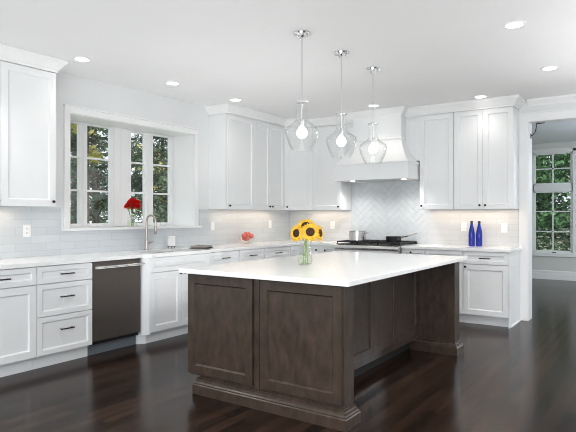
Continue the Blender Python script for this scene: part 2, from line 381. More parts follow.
# ------------------------------------------------------------------ backsplashes
t = MB(); zb0, zb1 = 0.915, 1.386
t.box(0.0005, 0.008, -0.5, WY0-cw-0.0315, zb0, zb1).box(0.0005, 0.008, WY1+cw+0.0365, YW-0.009, zb0, zb1).box(0.0005, 0.008, WY0-cw-0.0315, WY1+cw+0.0365, zb0, WZ0-0.026)
tag(t.build('tile_backsplash', TILE_L), 'long pale grey subway tile backsplash under the window', 'backsplash')
tag(MB().box(0.009, 1.119, YW-0.008, YW-0.0005, zb0, zb1).build('tile_backsplash', TILE_B), 'short subway tile backsplash in the corner behind the sunflowers', 'backsplash')
tag(MB().box(2.303, OX0-CW-0.022, YW-0.008, YW-0.0005, zb0, zb1).build('tile_backsplash', TILE_B), 'subway tile backsplash behind the blue bottles', 'backsplash')
def clip_poly(poly, x0, x1, z0, z1):
    def cut(p, f, g):
        out = []
        for i in range(len(p)):
            a, b = p[i-1], p[i]; fa, fb = f(a), f(b)
            if (fa >= 0) != (fb >= 0): t_ = fa/(fa-fb); out.append((a[0]+(b[0]-a[0])*t_, a[1]+(b[1]-a[1])*t_))
            if fb >= 0: out.append(b)
        return out
    for f in (lambda q: q[0]-x0, lambda q: x1-q[0], lambda q: q[1]-z0, lambda q: z1-q[1]):
        poly = cut(poly, f, None)
        if len(poly) < 3: return []
    return poly
hb = thing('herringbone_backsplash', 'grey herringbone tile panel between range and hood', 'backsplash', (1.12, YW, 0.915))
HX, HZ = 1.182, 0.98
MB().box(0, HX, -0.004, -0.0005, 0, HZ).build('grout', GROUT, hb)
tl = MB(); Wt = 0.076; n_ = 4; gq = 0.0011; r2 = math.sqrt(0.5)
for k in range(-40, 60):
    for m_ in range(-8, 9):
        for (ox, oy, lx, ly) in ((k+2*n_*m_, k, n_, 1), (k+2*n_*m_, k+1, 1, n_)):
            q = [(ox*Wt+gq, oy*Wt+gq), ((ox+lx)*Wt-gq, oy*Wt+gq), ((ox+lx)*Wt-gq, (oy+ly)*Wt-gq), (ox*Wt+gq, (oy+ly)*Wt-gq)]
            q = [((a-b)*r2+0.59, (a+b)*r2) for a, b in q]
            q = clip_poly(q, 0.001, HX-0.001, 0.001, HZ-0.001)
            if len(q) >= 3:
                nn = len(q); d_ = -0.0085+0.0006*random.random()
                tl.add([(x, -0.004, z) for x, z in q]+[(x, d_, z) for x, z in q], [tuple(range(nn, 2*nn))]+[(i, (i+1) % nn, (i+1) % nn+nn, i+nn) for i in range(nn)])
tl.build('tiles', HERR, hb)

# ------------------------------------------------------------------ cabinets (local: x along the run, front faces -y, z up)
def knob_mb(x, z, y=-0.02):
    return MB().lathe([(0.0055, 0), (0.0055, 0.012), (0.013, 0.017), (0.0145, 0.022), (0.012, 0.027), (0, 0.0285)], 14, M=Matrix.Translation((x, y, z)) @ Matrix.Rotation(PI/2, 4, 'X'))
def bar_mb(x, z, L=0.13, y=-0.02):
    m = MB()
    m.tube([(x-L/2, y-0.028, z), (x+L/2, y-0.028, z)], 0.0058, 10)
    for sx in (-1, 1): m.tube([(x+sx*(L/2-0.012), y, z), (x+sx*(L/2-0.012), y-0.028, z)], 0.005, 8)
    return m
def carcass_mb(w_, depth, z0, z1):
    m = MB().box(0.0005, w_-0.0005, 0.035, depth, z0, z1)
    m.box(0.0005, 0.016, 0.010, 0.035, z0, z1).box(w_-0.016, w_-0.0005, 0.010, 0.035, z0, z1)
    return m.box(0.016, w_-0.016, 0.010, 0.035, z0, z0+0.018).box(0.016, w_-0.016, 0.010, 0.035, z1-0.012, z1)
def base_cabinet(label, w_, loc, rz, fronts, depth=0.6, group=None, name='base_cabinet', mt=WHITE, toe=True, toe_x=(0, 0), end=False):
    """fronts: list of (kind, x0, x1, z0, z1, hardware) with hardware None / ('bar', x, z) / ('knob', x, z)"""
    r = thing(name, label, 'cabinet', loc, rz, group)
    carcass_mb(w_, depth, 0.114, 0.879).build('carcass', mt, r)
    if toe: MB().box(toe_x[0]+0.0005, w_-toe_x[1]-0.0005, 0.056, depth, 0.0, 0.114).build('toe_kick', mt, r)
    for (k, x0, x1, z0, z1, hw) in fronts:
        o = MB().shaker(x0, x1, z0, z1, rail=0.06 if k == 'door' else 0.042).build(k, mt, r)
        if hw:
            if hw[0] == 'bar': bar_mb(hw[1], hw[2]).build('handle', IRON, o)
            else: knob_mb(hw[1], hw[2]).build('knob', IRON, o)
    return r
G = 0.003
def drawer_door(w_, hinge):
    kx = 0.03 if hinge == 'r' else w_-0.03
    return [('drawer', G, w_-G, 0.725, 0.872, ('bar', w_/2, 0.798)), ('door', G, w_-G, 0.118, 0.719, ('knob', kx, 0.69))]
def three_drawers(w_):
    return [('drawer', G, w_-G, 0.725, 0.872, ('bar', w_/2, 0.798)), ('drawer', G, w_-G, 0.445, 0.719, ('bar', w_/2, 0.60)), ('drawer', G, w_-G, 0.118, 0.439, ('bar', w_/2, 0.318))]
R9 = PI/2; LF = 0.605; GRW = 'white base cabinets along the window wall'; GRB = 'white base cabinets along the range wall'
base_cabinet('white base cabinet with one drawer over one door, beside the drawer stack', 0.606, (LF, 1.98, 0), R9, drawer_door(0.606, 'r'), group=GRW)
base_cabinet('white three-drawer base cabinet next to the dishwasher', 0.540, (LF, 2.588, 0), R9, three_drawers(0.540), group=GRW)
# sink base: steps forward, with canted corner posts
skw = 0.995
sk = thing('sink_base_cabinet', 'white sink base cabinet stepping forward under the faucet', 'cabinet', (LF+0.06, 3.703, 0), R9, GRW)
MB().prism([(0.062, 0.0), (skw-0.062, 0.0), (skw-0.001, 0.058), (skw-0.001, 0.66), (0.001, 0.66), (0.001, 0.058)], 0.114, 0.69).build('carcass', WHITE, sk)
MB().prism([(0.07, 0.06), (skw-0.07, 0.06), (skw-0.001, 0.1), (skw-0.001, 0.66), (0.001, 0.66), (0.001, 0.1)], 0.0, 0.114).build('toe_kick', WHITE, sk)
MB().box(0.066, skw-0.066, 0.0, 0.018, 0.69, 0.879).build('front_rail', WHITE, sk)
for sx in (0, 1):
    q = [(0.066, -0.02), (0.046, -0.02), (0.001, 0.03), (0.001, 0.075), (0.066, 0.075)]
    if sx: q = [(skw-a, b) for a, b in q]
    MB().prism(q, 0.100, 0.879).build('corner_post', WHITE, sk)
xm = skw/2
o = MB().shaker(0.068, skw-0.068, 0.725, 0.872, rail=0.042).build('false_drawer_front', WHITE, sk)
o = MB().shaker(0.068, xm-0.0015, 0.118, 0.719).build('door', WHITE, sk); knob_mb(xm-0.03, 0.69).build('knob', IRON, o)
o = MB().shaker(xm+0.0015, skw-0.068, 0.118, 0.719).build('door', WHITE, sk); knob_mb(xm+0.03, 0.69).build('knob', IRON, o)
base_cabinet('white base cabinet with drawer, just past the sink base', 0.542, (LF, 4.703, 0), R9, drawer_door(0.542, 'r'), group=GRW)
base_cabinet('white base cabinet under the bowl of red fruit', 0.518, (LF, 5.247, 0), R9, drawer_door(0.518, 'l'), group=GRW)
base_cabinet('white base cabinet nearest the corner on the window wall', 0.604, (LF, 5.767, 0), R9, drawer_door(0.604, 'r'), group=GRW)
BF = YW-0.606
cc = thing('corner_base_cabinet', 'white L-shaped corner base cabinet behind the sunflowers', 'cabinet', (0, YW, 0))
MB().prism([(0.005, -0.005), (0.005, -0.894), (0.605, -0.894), (0.605, -0.606), (0.703, -0.606), (0.703, -0.005)], 0.114, 0.879).build('carcass', WHITE, cc)
MB().prism([(0.005, -0.005), (0.005, -0.894), (0.549, -0.894), (0.549, -0.55), (0.703, -0.55), (0.703, -0.005)], 0.0, 0.114).build('toe_kick', WHITE, cc)
dM = MB().shaker(0, 0.262, 0.118, 0.872).build('door', WHITE, cc); dM.location = (0.605, -0.892, 0); dM.rotation_euler = (0, 0, R9)
o = MB().shaker(0.627, 0.702, 0.118, 0.872, rail=0.02).build('filler_panel', WHITE, cc); o.location = (0, -0.606, 0)
wH = 0.515
base_cabinet('white two-drawer base cabinet between corner and range', wH, (0.706, BF, 0), 0,
    [('drawer', G, 0.255, 0.725, 0.872, ('knob', 0.189, 0.815)), ('drawer', 0.258, wH-G, 0.725, 0.872, ('knob', 0.331, 0.815)),
     ('door', G, 0.255, 0.118, 0.719, ('knob', 0.225, 0.69)), ('door', 0.258, wH-G, 0.118, 0.719, ('knob', 0.288, 0.69))], group=GRB)
wJ = 0.316
base_cabinet('narrow white base cabinet on the bottle side of the range', wJ, (2.170, BF, 0), 0,
    [('drawer', G, wJ-G, 0.725, 0.872, ('knob', 0.135, 0.835)), ('door', G, wJ-G, 0.118, 0.719, ('knob', 0.03, 0.69))], group=GRB)
base_cabinet('white three-drawer base cabinet half hidden by the end of the island', 0.473, (2.488, BF, 0), 0, three_drawers(0.473), group=GRB)
endc = base_cabinet('white drawer-over-door base cabinet at the end by the opening', 0.521, (2.963, BF, 0), 0, drawer_door(0.521, 'r'), group=GRB)
MB().box(0.521, 0.530, -0.02, 0.6, 0.0, 0.879, 0.001).build('end_panel', WHITE, endc)
MB().sweep([(0.530, -0.02+0.076), (0.530, 0.6)], [(0, 0), (0.012, 0), (0.012, 0.012), (0.006, 0.018), (0, 0.018)][::1]).build('shoe_moulding', TRIMW, endc)

# dishwasher
DWW = 0.571
dw = thing('dishwasher', 'dark stainless dishwasher with a bright bar handle', 'dishwasher', (0.60, 3.130, 0), R9)
MB().box(0.004, DWW-0.004, 0.02, 0.585, 0.10, 0.872).build('body', DARK, dw)
MB().box(0.003, DWW-0.003, -0.012, 0.02, 0.135, 0.874, 0.004).build('door', DARKSTEEL, dw)
MB().box(0.003, DWW-0.003, 0.06, 0.08, 0.0, 0.125).build('toe_panel', mat('dishwasher_toe_grey', srgb(104, 110, 117), 0.5), dw)
hd = MB(); hz = 0.822
hd.tube([(0.012, -0.055, hz), (DWW+0.004, -0.055, hz)], 0.014, 14)
for x in (0.05, DWW-0.05): hd.tube([(x, -0.01, hz), (x, -0.055, hz)], 0.009, 10)
hd.build('handle', POLISHED, dw)

# countertops
lc = MB(); z0, z1 = 0.8805, 0.914; ov = 0.018; ex = 0.625+ov; sx_ = 0.685+ov
SH = (0.16, 0.57, 3.88, 4.56)   # sink hole
def ctop(m, poly):
    m.prism(poly, z0, z1)
ctop(lc, [(0.0, -0.5), (ex, -0.5), (ex, 3.70), (0.0, 3.70)])
ctop(lc, [(0.0, 3.70), (ex, 3.70), (sx_, 3.765), (sx_, SH[2]), (0.0, SH[2])])
lc.box(0.0, SH[0], SH[2], SH[3], z0, z1).box(SH[1], sx_, SH[2], SH[3], z0, z1)
ctop(lc, [(0.0, SH[3]), (sx_, SH[3]), (sx_, 4.636), (ex, 4.70), (0.0, 4.70)])
by = BF-0.02-ov
ctop(lc, [(0.0, 4.70), (ex, 4.70), (ex, by), (1.222, by), (1.222, YW), (0.0, YW)])
bm = bmesh.new()
tag(lc.build('countertop', QUARTZ), 'white quartz L-shaped countertop running under the window to the range', 'countertop')
tag(MB().box(2.168, 3.509, by, YW, z0, z1, 0.002).build('countertop', QUARTZ), 'white quartz countertop carrying the two blue bottles', 'countertop')

# sink
sn = thing('kitchen_sink', 'undermount stainless sink below the faucet', 'sink', (0.365, 4.22, 0.69))
b = MB(); a0, a1, c0, c1 = SH[0]-0.365-0.003, SH[1]-0.365+0.003, SH[2]-4.22-0.003, SH[3]-4.22+0.003
zt, tt = 0.190, 0.004
b.box(a0-tt, a1+tt, c0-tt, c1+tt, 0.004, 0.010).box(a0-tt, a0, c0-tt, c1+tt, 0.01, zt).box(a1, a1+tt, c0-tt, c1+tt, 0.01, zt).box(a0, a1, c0-tt, c0, 0.01, zt).box(a0, a1, c1, c1+tt, 0.01, zt)
b.build('basin', STEEL, sn)
MB().lathe([(0.045, 0), (0.045, 0.003), (0.03, 0.001), (0, 0.001)], 20, (0, 0, 0.010)).build('drain', CHROME, sn)

# faucet
fa = thing('faucet', 'brushed nickel gooseneck faucet behind the sink', 'faucet', (0.085, 4.235, 0.914))
MB().lathe([(0.028, 0), (0.028, 0.006), (0.022, 0.012), (0.019, 0.03), (0.019, 0.105), (0.016, 0.118), (0.013, 0.122)], 24).build('body', NICKEL, fa)
rr = 0.075; zc = 0.318
pts = [(0, 0, 0.12), (0, 0, 0.22), (0, 0, zc)]+[(rr-rr*math.cos(q*PI/14), 0, zc+rr*math.sin(q*PI/14)) for q in range(1, 15)]+[(2*rr, 0, zc-0.05)]
MB().tube(pts, 0.0115, 14).build('spout', NICKEL, fa)
MB().lathe([(0.0125, 0), (0.0165, -0.012), (0.0165, -0.085), (0.013, -0.093), (0.0, -0.093)], 18, (2*rr, 0, zc-0.045)).build('spray_head', NICKEL, fa)
MB().tube([(0, 0.012, 0.08), (0, 0.045, 0.08)], 0.011, 12).tube([(0, 0.042, 0.08), (0.01, 0.10, 0.088)], [0.008, 0.005], 10).build('lever', NICKEL, fa)

# soap dispenser
sp_ = thing('soap_dispenser', 'small square white soap holder on a metal stand beside the faucet', 'soap dispenser', (0.09, 4.615, 0.914))
MB().box(-0.034, 0.034, -0.034, 0.034, 0.022, 0.142, 0.008).build('bottle', PLASTIC, sp_)
s_ = MB()
for ax in (-1, 1):
    for ay in (-1, 1): s_.lathe([(0.004, 0), (0.004, 0.024)], 8, (ax*0.026, ay*0.026, 0))
s_.box(-0.034, 0.034, -0.034, 0.034, 0.018, 0.0225, 0.001).build('stand', IRON, sp_)

# folded towel
tw = thing('folded_towel', 'folded grey kitchen towel with charcoal ends on the counter', 'towel', (0.40, 4.80, 0.914), math.radians(-62))
def cloth_layer(m, x0, x1, y0, y1, z, th, amp, nx=14, ny=8, ph=0.0):
    vs = []; fs = []
    for s2 in (0, 1):
        for i in range(nx+1):
            for j in range(ny+1):
                u, v = i/nx, j/ny
                e = min(u, 1-u, v, 1-v); rnd = min(1, e/0.06)
                x = x0+(x1-x0)*u; y = y0+(y1-y0)*v
                wv = amp*(math.sin(7*u+ph)*math.sin(5*v+2*ph))
                zz = z + (max(0, wv)+th*(0.25+0.75*rnd) if s2 else 0.0)
                vs.append((x+0.004*math.sin(9*v+ph), y+0.004*math.sin(8*u+ph), zz))
    N = (nx+1)*(ny+1)
    for s2 in (0, 1):
        for i in range(nx):
            for j in range(ny):
                a = s2*N+i*(ny+1)+j; fs.append((a, a+1, a+ny+2, a+ny+1) if not s2 else (a, a+ny+1, a+ny+2, a+1))
    edge = [i*(ny+1) for i in range(nx+1)]+[nx*(ny+1)+j for j in range(1, ny+1)]+[i*(ny+1)+ny for i in range(nx-1, -1, -1)]+[j for j in range(ny-1, 0, -1)]
    for k in range(len(edge)):
        a, c_ = edge[k], edge[(k+1) % len(edge)]; fs.append((a, c_, N+c_, N+a))
    m.add(vs, fs, True)
m = MB(); cloth_layer(m, -0.15, 0.15, -0.11, 0.11, 0.0, 0.016, 0.003); m.build('lower_fold', TOWELD, tw, sharp=60)
m = MB(); cloth_layer(m, -0.14, 0.13, -0.10, 0.105, 0.017, 0.016, 0.007, ph=0.8); m.build('upper_fold', TOWEL, tw, sharp=60)

# outlets and switches
def outlet(label, loc, rz, sw):
    r = thing('wall_outlet', label, 'outlet', loc, rz, 'white wall plates on the backsplash')
    MB().box(-0.036, 0.036, -0.006, 0, -0.058, 0.058, 0.002).build('plate', PLASTIC, r)
    if sw: MB().box(-0.016, 0.016, -0.010, -0.006, -0.033, 0.033, 0.0015).build('switch', PLASTIC, r)
    else:
        for s3 in (-1, 1):
            so = MB().box(-0.0165, 0.0165, -0.0085, -0.006, s3*0.02-0.014, s3*0.02+0.014, 0.001).build('socket', PLASTIC, r)
            MB().box(-0.008, -0.005, -0.0088, -0.0084, s3*0.02-0.006, s3*0.02+0.006).box(0.005, 0.008, -0.0088, -0.0084, s3*0.02-0.006, s3*0.02+0.006).build('slot', DARK, so)
outlet('white wall outlet under the tall single cabinet', (0.008, 2.853, 1.162), R9, False)
outlet('white switch plate just past the window sill', (0.008, 5.43, 1.166), R9, True)
outlet('white wall plate above the red fruit bowl', (0.008, 6.72, 1.172), R9, True)
outlet('white outlet between sunflowers and pot', (0.80, YW-0.008, 1.16), 0, False)
outlet('white outlet on the pan side of the blue bottles', (2.789, YW-0.008, 1.155), 0, False)
outlet('white switch plate between the blue bottles and the opening', (3.300, YW-0.008, 1.148), 0, True)

# ------------------------------------------------------------------ upper cabinets
UZ0, UZ1 = 1.388, 2.618
def upper_cabinet(label, w_, loc, rz, doors, group, depth=0.309, ends=()):
    r = thing('upper_cabinet', label, 'cabinet', loc, rz, group)
    carcass_mb(w_, depth, UZ0, UZ1+0.002).build('carcass', WHITE, r)
    for (x0, x1, kx) in doors:
        o = MB().shaker(x0, x1, UZ0, UZ1).build('door', WHITE, r)
        knob_mb(kx, UZ0+0.045).build('knob', IRON, o)
    return r
GU = 'white upper cabinets'
UF = 0.31
upper_cabinet('tall white upper cabinet standing alone before the window', 1.02, (UF, 1.930, 0), R9, [(G, 0.508, 0.478), (0.512, 1.018, 0.985)], GU)
upper_cabinet('narrow white upper cabinet just past the window', 0.571, (UF, 5.362, 0), R9, [(G, 0.569, 0.034)], GU)
upper_cabinet('white two-door upper cabinet above the red fruit bowl', 0.722, (UF, 5.935, 0), R9, [(G, 0.36, 0.33), (0.363, 0.720, 0.393)], GU)
# diagonal corner cabinet
dg = thing('corner_upper_cabinet', 'white diagonal corner upper cabinet above the sunflowers', 'cabinet', (0, YW, 0), 0, GU)
ax, ay = UF, 6.659-YW; bx, by2 = 0.628-0.0, -0.309
MB().prism([(0.002, -0.002), (0.002, ay+0.001), (ax, ay+0.001), (bx-0.001, by2), (bx-0.001, -0.002)], UZ0, UZ1+0.002).build('carcass', WHITE, dg)
L = math.hypot(bx-ax, by2-ay); ang = math.atan2(by2-ay, bx-ax)
o = MB().shaker(0.012, L-0.012, UZ0, UZ1).build('door', WHITE, dg); o.location = (ax, ay, 0); o.rotation_euler = (0, 0, ang)
knob_mb(0.045, UZ0+0.045).build('knob', IRON, o)
BU = YW-0.31
upper_cabinet('white upper cabinet between corner cabinet and hood', 0.489, (0.629, BU, 0), 0, [(G, 0.487, 0.455)], GU)
upper_cabinet('white single-door upper cabinet against the hood, on the bottle side', 0.452, (2.302, BU, 0), 0, [(G, 0.450, 0.032)], GU)
upper_cabinet('white two-door upper cabinet above the blue bottles', 0.719, (2.757, BU, 0), 0, [(G, 0.3585, 0.326), (0.3615, 0.717, 0.394)], GU)
# crown mouldings on the cabinets
hc = 1.742
cf = UF+0.018
struct('trim_6', MB().sweep([(0.0, 1.0), (0.0, 2.952), (cf, 2.952), (cf, 1.0)][:0] or [(cf, 1.0), (cf, 2.952), (0.0, 2.952)], cp), TRIMW, 'white crown on the single cabinet before the window')
dgx = 0.018*math.tan(PI/8)
struct('trim_7', MB().sweep([(0.0, 5.36), (cf, 5.36), (cf, 6.659-dgx), (0.628+dgx, BU-0.018), (hc-0.36, BU-0.018)], cp), TRIMW, 'white crown over the corner cabinets')
struct('trim_8', MB().sweep([(hc+0.36, BU-0.018), (3.478, BU-0.018), (3.478, YW)], cp), TRIMW, 'white crown over the cabinets by the opening')

# under-cabinet strips
def strip(a, b, rz, Lh, p):
    d = bpy.data.lights.new('under_cabinet_light', 'AREA'); d.shape = 'RECTANGLE'; d.size = Lh; d.size_y = 0.03; d.energy = p; d.color = (1.0, 0.80, 0.58)
    o = bpy.data.objects.new('under_cabinet_light', d); C.objects.link(o); o.location = (a, b, UZ0-0.012); o.rotation_euler = (0, 0, rz)
strip(0.12, 2.35, R9, 0.7, 0.7)
strip(0.12, 6.1, R9, 1.3, 1.3)
strip(0.75, YW-0.12, 0, 0.6, 0.7)
strip(2.9, YW-0.12, 0, 1.1, 1.4)

# ------------------------------------------------------------------ range hood
hx0, hx1 = 1.200, 2.284; hc = (hx0+hx1)/2
rh = thing('range_hood', 'white wooden range hood with curved chimney above the range', 'range hood', (hc, YW, 0))
hw = (hx1-hx0)/2; myf = -0.675
MB().box(-hw, hw, myf, -0.006, 1.79, 1.99, 0.003).build('mantel', WHITE, rh)
MB().sweep([(-hw, -0.336), (-hw, myf), (hw, myf), (hw, -0.336)][::1], [(0, 1.985), (0.010, 1.985), (0.016, 1.998), (0.016, 2.008), (0, 2.012), (-0.05, 2.012), (-0.05, 1.985)]).build('cap_moulding', WHITE, rh)
MB().sweep([(-hw, -0.336), (-hw, myf), (hw, myf), (hw, -0.336)], [(0, 1.782), (0.006, 1.782), (0.006, 1.80), (0, 1.80)]).build('lower_bead', WHITE, rh)
bd = MB(); rows = 14; nw = 0.36; ny = -0.46
vs = []; fs = []
for k in range(rows+1):
    t_ = k/rows; z = 2.335+(2.01-2.335)*t_
    e = t_**1.55
    xw = nw+(hw-0.012-nw)*e; yf_ = ny+(myf+0.012-ny)*e
    vs += [(-xw, -0.005, z), (-xw, yf_, z), (xw, yf_, z), (xw, -0.005, z)]
for k in range(rows):
    for i in range(3): fs.append((k*4+i, k*4+i+1, k*4+4+i+1, k*4+4+i))
    fs.append((k*4+3, k*4, k*4+4, k*4+7))
fs.append((0, 3, 2, 1)); e = rows*4; fs.append((e, e+1, e+2, e+3))
bd.add(vs, fs, True); bd.build('flared_body', WHITE, rh, sharp=30)
MB().box(-nw, nw, ny, -0.005, 2.335, 2.738).build('chimney', WHITE, rh)
MB().sweep([(-nw, -0.33), (-nw, ny), (nw, ny), (nw, -0.33)], [(0, 2.322), (0.010, 2.326), (0.014, 2.336), (0.010, 2.346), (0, 2.350)]).build('band_moulding', WHITE, rh)
MB().sweep([(-nw, -0.31), (-nw, ny), (nw, ny), (nw, -0.31)], [(0, 2.645), (0.010, 2.645), (0.012, 2.662), (0.03, 2.675), (0.062, 2.712), (0.072, 2.738), (0, 2.738)]).build('crown', WHITE, rh)
MB().box(-0.3, 0.3, -0.55, -0.15, 1.783, 1.79, 0.001).build('filter', STEEL, rh)
MB().shaker(1.1195-hc, -nw-0.0005, 2.03, 2.632, yb=-0.29, yf=-0.312, rail=0.05).build('side_panel', WHITE, rh)
MB().shaker(nw+0.0005, 2.301-hc, 2.03, 2.632, yb=-0.29, yf=-0.312, rail=0.05).build('side_panel', WHITE, rh)
for sx in (-0.38, 0.38):
    MB().lathe([(0.0, 1.786), (0.030, 1.786), (0.030, 1.790), (0, 1.790)], 20, (sx, -0.42, 0)).build('hood_lamp', LENS, rh)
    d = bpy.data.lights.new('hood_lamp_light', 'SPOT'); d.energy = 13; d.color = (1.0, 0.98, 0.95); d.spot_size = math.radians(150); d.spot_blend = 0.8; d.shadow_soft_size = 0.05
    so = bpy.data.objects.new('hood_lamp_light', d); C.objects.link(so); so.parent = rh; so.location = (sx, -0.42, 1.77)

# ------------------------------------------------------------------ range
rx0, rx1 = 1.226, 2.164; rc = (rx0+rx1)/2; rw = (rx1-rx0)/2
rg = thing('gas_range', 'stainless gas range with black cooktop under the hood', 'range', (rc, YW, 0))
MB().box(-rw, rw, -0.64, -0.012, 0.10, 0.905, 0.003).build('body', STEEL, rg)
for sx in (-1, 1):
    for yy in (-0.58, -0.08): MB().lathe([(0.02, 0), (0.02, 0.10)], 12, (sx*(rw-0.06), yy, 0)).build('leg', STEEL, rg)
od = MB().box(-rw+0.01, rw-0.01, -0.675, -0.64, 0.18, 0.74, 0.005).build('oven_door', STEEL, rg)
MB().box(-0.28, 0.28, -0.678, -0.674, 0.32, 0.60, 0.001).build('oven_window', DARK, od)
hh = MB().tube([(-rw+0.08, -0.725, 0.70), (rw-0.08, -0.725, 0.70)], 0.012, 12)
for sx in (-1, 1): hh.tube([(sx*(rw-0.1), -0.672, 0.70), (sx*(rw-0.1), -0.725, 0.70)], 0.009, 10)
hh.build('handle', STEEL, od)
cpn = MB().box(-rw, rw, -0.69, -0.64, 0.75, 0.842, 0.002)
cpo = cpn.build('control_panel', STEEL, rg)
bq = [(-0.64, 0.850), (-0.712, 0.850), (-0.722, 0.858), (-0.725, 0.872), (-0.720, 0.890), (-0.706, 0.903), (-0.690, 0.908), (-0.64, 0.908)]
bn = MB().prism(bq, -rw, rw); bn.v = [(z, x, y) for x, y, z in bn.v]
bn.build('bullnose_rail', POLISHED, rg)
for k in range(6):
    x = -rw+0.1+k*(2*rw-0.2)/5
    MB().lathe([(0.022, 0), (0.022, 0.012), (0.018, 0.028), (0, 0.029)], 18, M=Matrix.Translation((x, -0.69, 0.795)) @ Matrix.Rotation(PI/2, 4, 'X')).build('knob', IRON, rg)
MB().box(-rw, rw, -0.655, -0.012, 0.905, 0.918, 0.003).build('cooktop', BLACK, rg)
MB().box(-rw, rw, -0.045, -0.010, 0.918, 0.948, 0.003).build('rear_trim', STEEL, rg)
for k in range(3):
    g0 = -rw+0.012+k*(2*rw-0.02)/3; g1 = g0+(2*rw-0.02)/3-0.006
    m = MB(); ya, yb = -0.635, -0.065; zg = 0.956
    for (p, q) in (((g0, ya), (g1, ya)), ((g0, yb), (g1, yb)), ((g0, ya), (g0, yb)), ((g1, ya), (g1, yb)), (((g0+g1)/2, ya), ((g0+g1)/2, yb)), ((g0, (ya+yb)/2), (g1, (ya+yb)/2)), ((g0, ya*0.75+yb*0.25), (g1, ya*0.75+yb*0.25)), ((g0, ya*0.25+yb*0.75), (g1, ya*0.25+yb*0.75))):
        m.box(min(p[0], q[0])-0.006, max(p[0], q[0])+0.006, min(p[1], q[1])-0.006, max(p[1], q[1])+0.006, zg-0.016, zg, 0.002)
    for xx in (g0, g1):
        for yy in (ya, yb): m.box(xx-0.006, xx+0.006, yy-0.006, yy+0.006, 0.918, zg-0.012)
    m.build('grate', BLACK, rg)
    for yy in (ya*0.75+yb*0.25, ya*0.25+yb*0.75):
        MB().lathe([(0.048, 0), (0.048, 0.008), (0.034, 0.012), (0.034, 0.018), (0, 0.020)], 20, ((g0+g1)/2, yy, 0.918)).build('burner', BLACK, rg)

# pot and pan on the grates
pt = thing('saucepan', 'stainless steel pot with loop handles on the range', 'pot', (1.445, 6.83, 0.957))
MB().lathe([(0.0, 0.0), (0.112, 0.0), (0.119, 0.006), (0.119, 0.128), (0.124, 0.131), (0.124, 0.134), (0.115, 0.134), (0.115, 0.010), (0.0, 0.008)], 36).build('body', STEEL, pt)
for sx in (-1, 1):
    MB().tube([(sx*0.117, -0.03, 0.105), (sx*0.150, -0.03, 0.110), (sx*0.162, -0.015, 0.111), (sx*0.162, 0.015, 0.111), (sx*0.150, 0.03, 0.110), (sx*0.117, 0.03, 0.105)], 0.006, 10).build('handle', CHROME, pt)
pn = thing('frying_pan', 'small black frying pan with a long steel handle on the range', 'pan', (1.945, 6.92, 0.957))
MB().lathe([(0.0, 0.0), (0.092, 0.0), (0.100, 0.008), (0.106, 0.062), (0.110, 0.064), (0.104, 0.066), (0.098, 0.012), (0.0, 0.006)], 36).build('body', mat('black_enamel', srgb(40, 41, 43), 0.25), pn)
MB().tube([(0.100, 0.0, 0.05), (0.15, 0.012, 0.062), (0.24, 0.03, 0.088), (0.32, 0.04, 0.112)], [0.008, 0.0075, 0.009, 0.007], 10).build('handle', STEEL, pn)
sl = thing('serving_spoon', 'steel spoon leaning in the small frying pan', 'spoon', (1.945, 6.92, 0.965))
MB().lathe([(0.0, -0.006), (0.018, -0.004), (0.024, 0.002), (0.0, 0.002)], 14, (0.02, -0.02, 0.008), squash=1.4).build('bowl', STEEL, sl)
MB().tube([(0.03, -0.015, 0.008), (0.12, 0.0, 0.058), (0.20, 0.005, 0.072)], 0.004, 8).build('stem', STEEL, sl)

# fruit bowl
fb_x, fb_y = 0.17, 5.96
fb = thing('fruit_bowl', 'clear glass bowl heaped with red fruit near the corner', 'bowl', (fb_x, fb_y, 0.914))
MB().lathe([(0.0, 0.0), (0.055, 0.0), (0.055, 0.008), (0.035, 0.014), (0.06, 0.024), (0.10, 0.055), (0.112, 0.085), (0.108, 0.085), (0.096, 0.058), (0.056, 0.029), (0.0, 0.024)], 32).build('bowl', GLASS, fb)
apple_prof = [(0.0, 0.006), (0.010, 0.001), (0.020, 0.002), (0.031, 0.012), (0.036, 0.028), (0.035, 0.044), (0.026, 0.056), (0.013, 0.060), (0.004, 0.056), (0.0, 0.053)]
spots = [(-0.045, -0.03, 0.048), (0.04, -0.035, 0.05), (0.0, 0.05, 0.048), (-0.01, -0.005, 0.036), (0.075, 0.035, 0.075), (-0.07, 0.035, 0.076), (0.03, 0.01, 0.098), (-0.03, 0.0, 0.101), (0.0, -0.066, 0.08)]
names_ = ['red apple low in the bowl, window side', 'red apple low in the bowl, room side', 'red apple low in the bowl, corner side', 'red apple at the bottom centre of the bowl',
          'red apple resting on the bowl rim toward the corner', 'red apple resting on the bowl rim toward the wall', 'topmost red apple on the room side of the pile', 'topmost red apple on the wall side of the pile', 'red apple on the bowl rim toward the sink']
a0_ = None
for k, (dx, dy, dz) in enumerate(spots):
    if a0_ is None:
        a0_ = thing('apple', names_[0], 'apple', (0, 0, 0), 0, 'red apples in the glass bowl')
        MB().lathe(apple_prof, 18).build('flesh', APPLE, a0_)
        MB().tube([(0, 0, 0.052), (0.002, 0, 0.062), (0.005, 0.001, 0.068)], 0.0014, 6).build('stem', BARK, a0_)
        a = a0_
    else: a = copy_tree(a0_)
    a.location = (fb_x+dx*0.85, fb_y+dy*0.85, 0.914+dz); a.rotation_euler = (0.3*math.sin(k*2.1), 0.3*math.cos(k*1.7), k); a['label'] = names_[k]

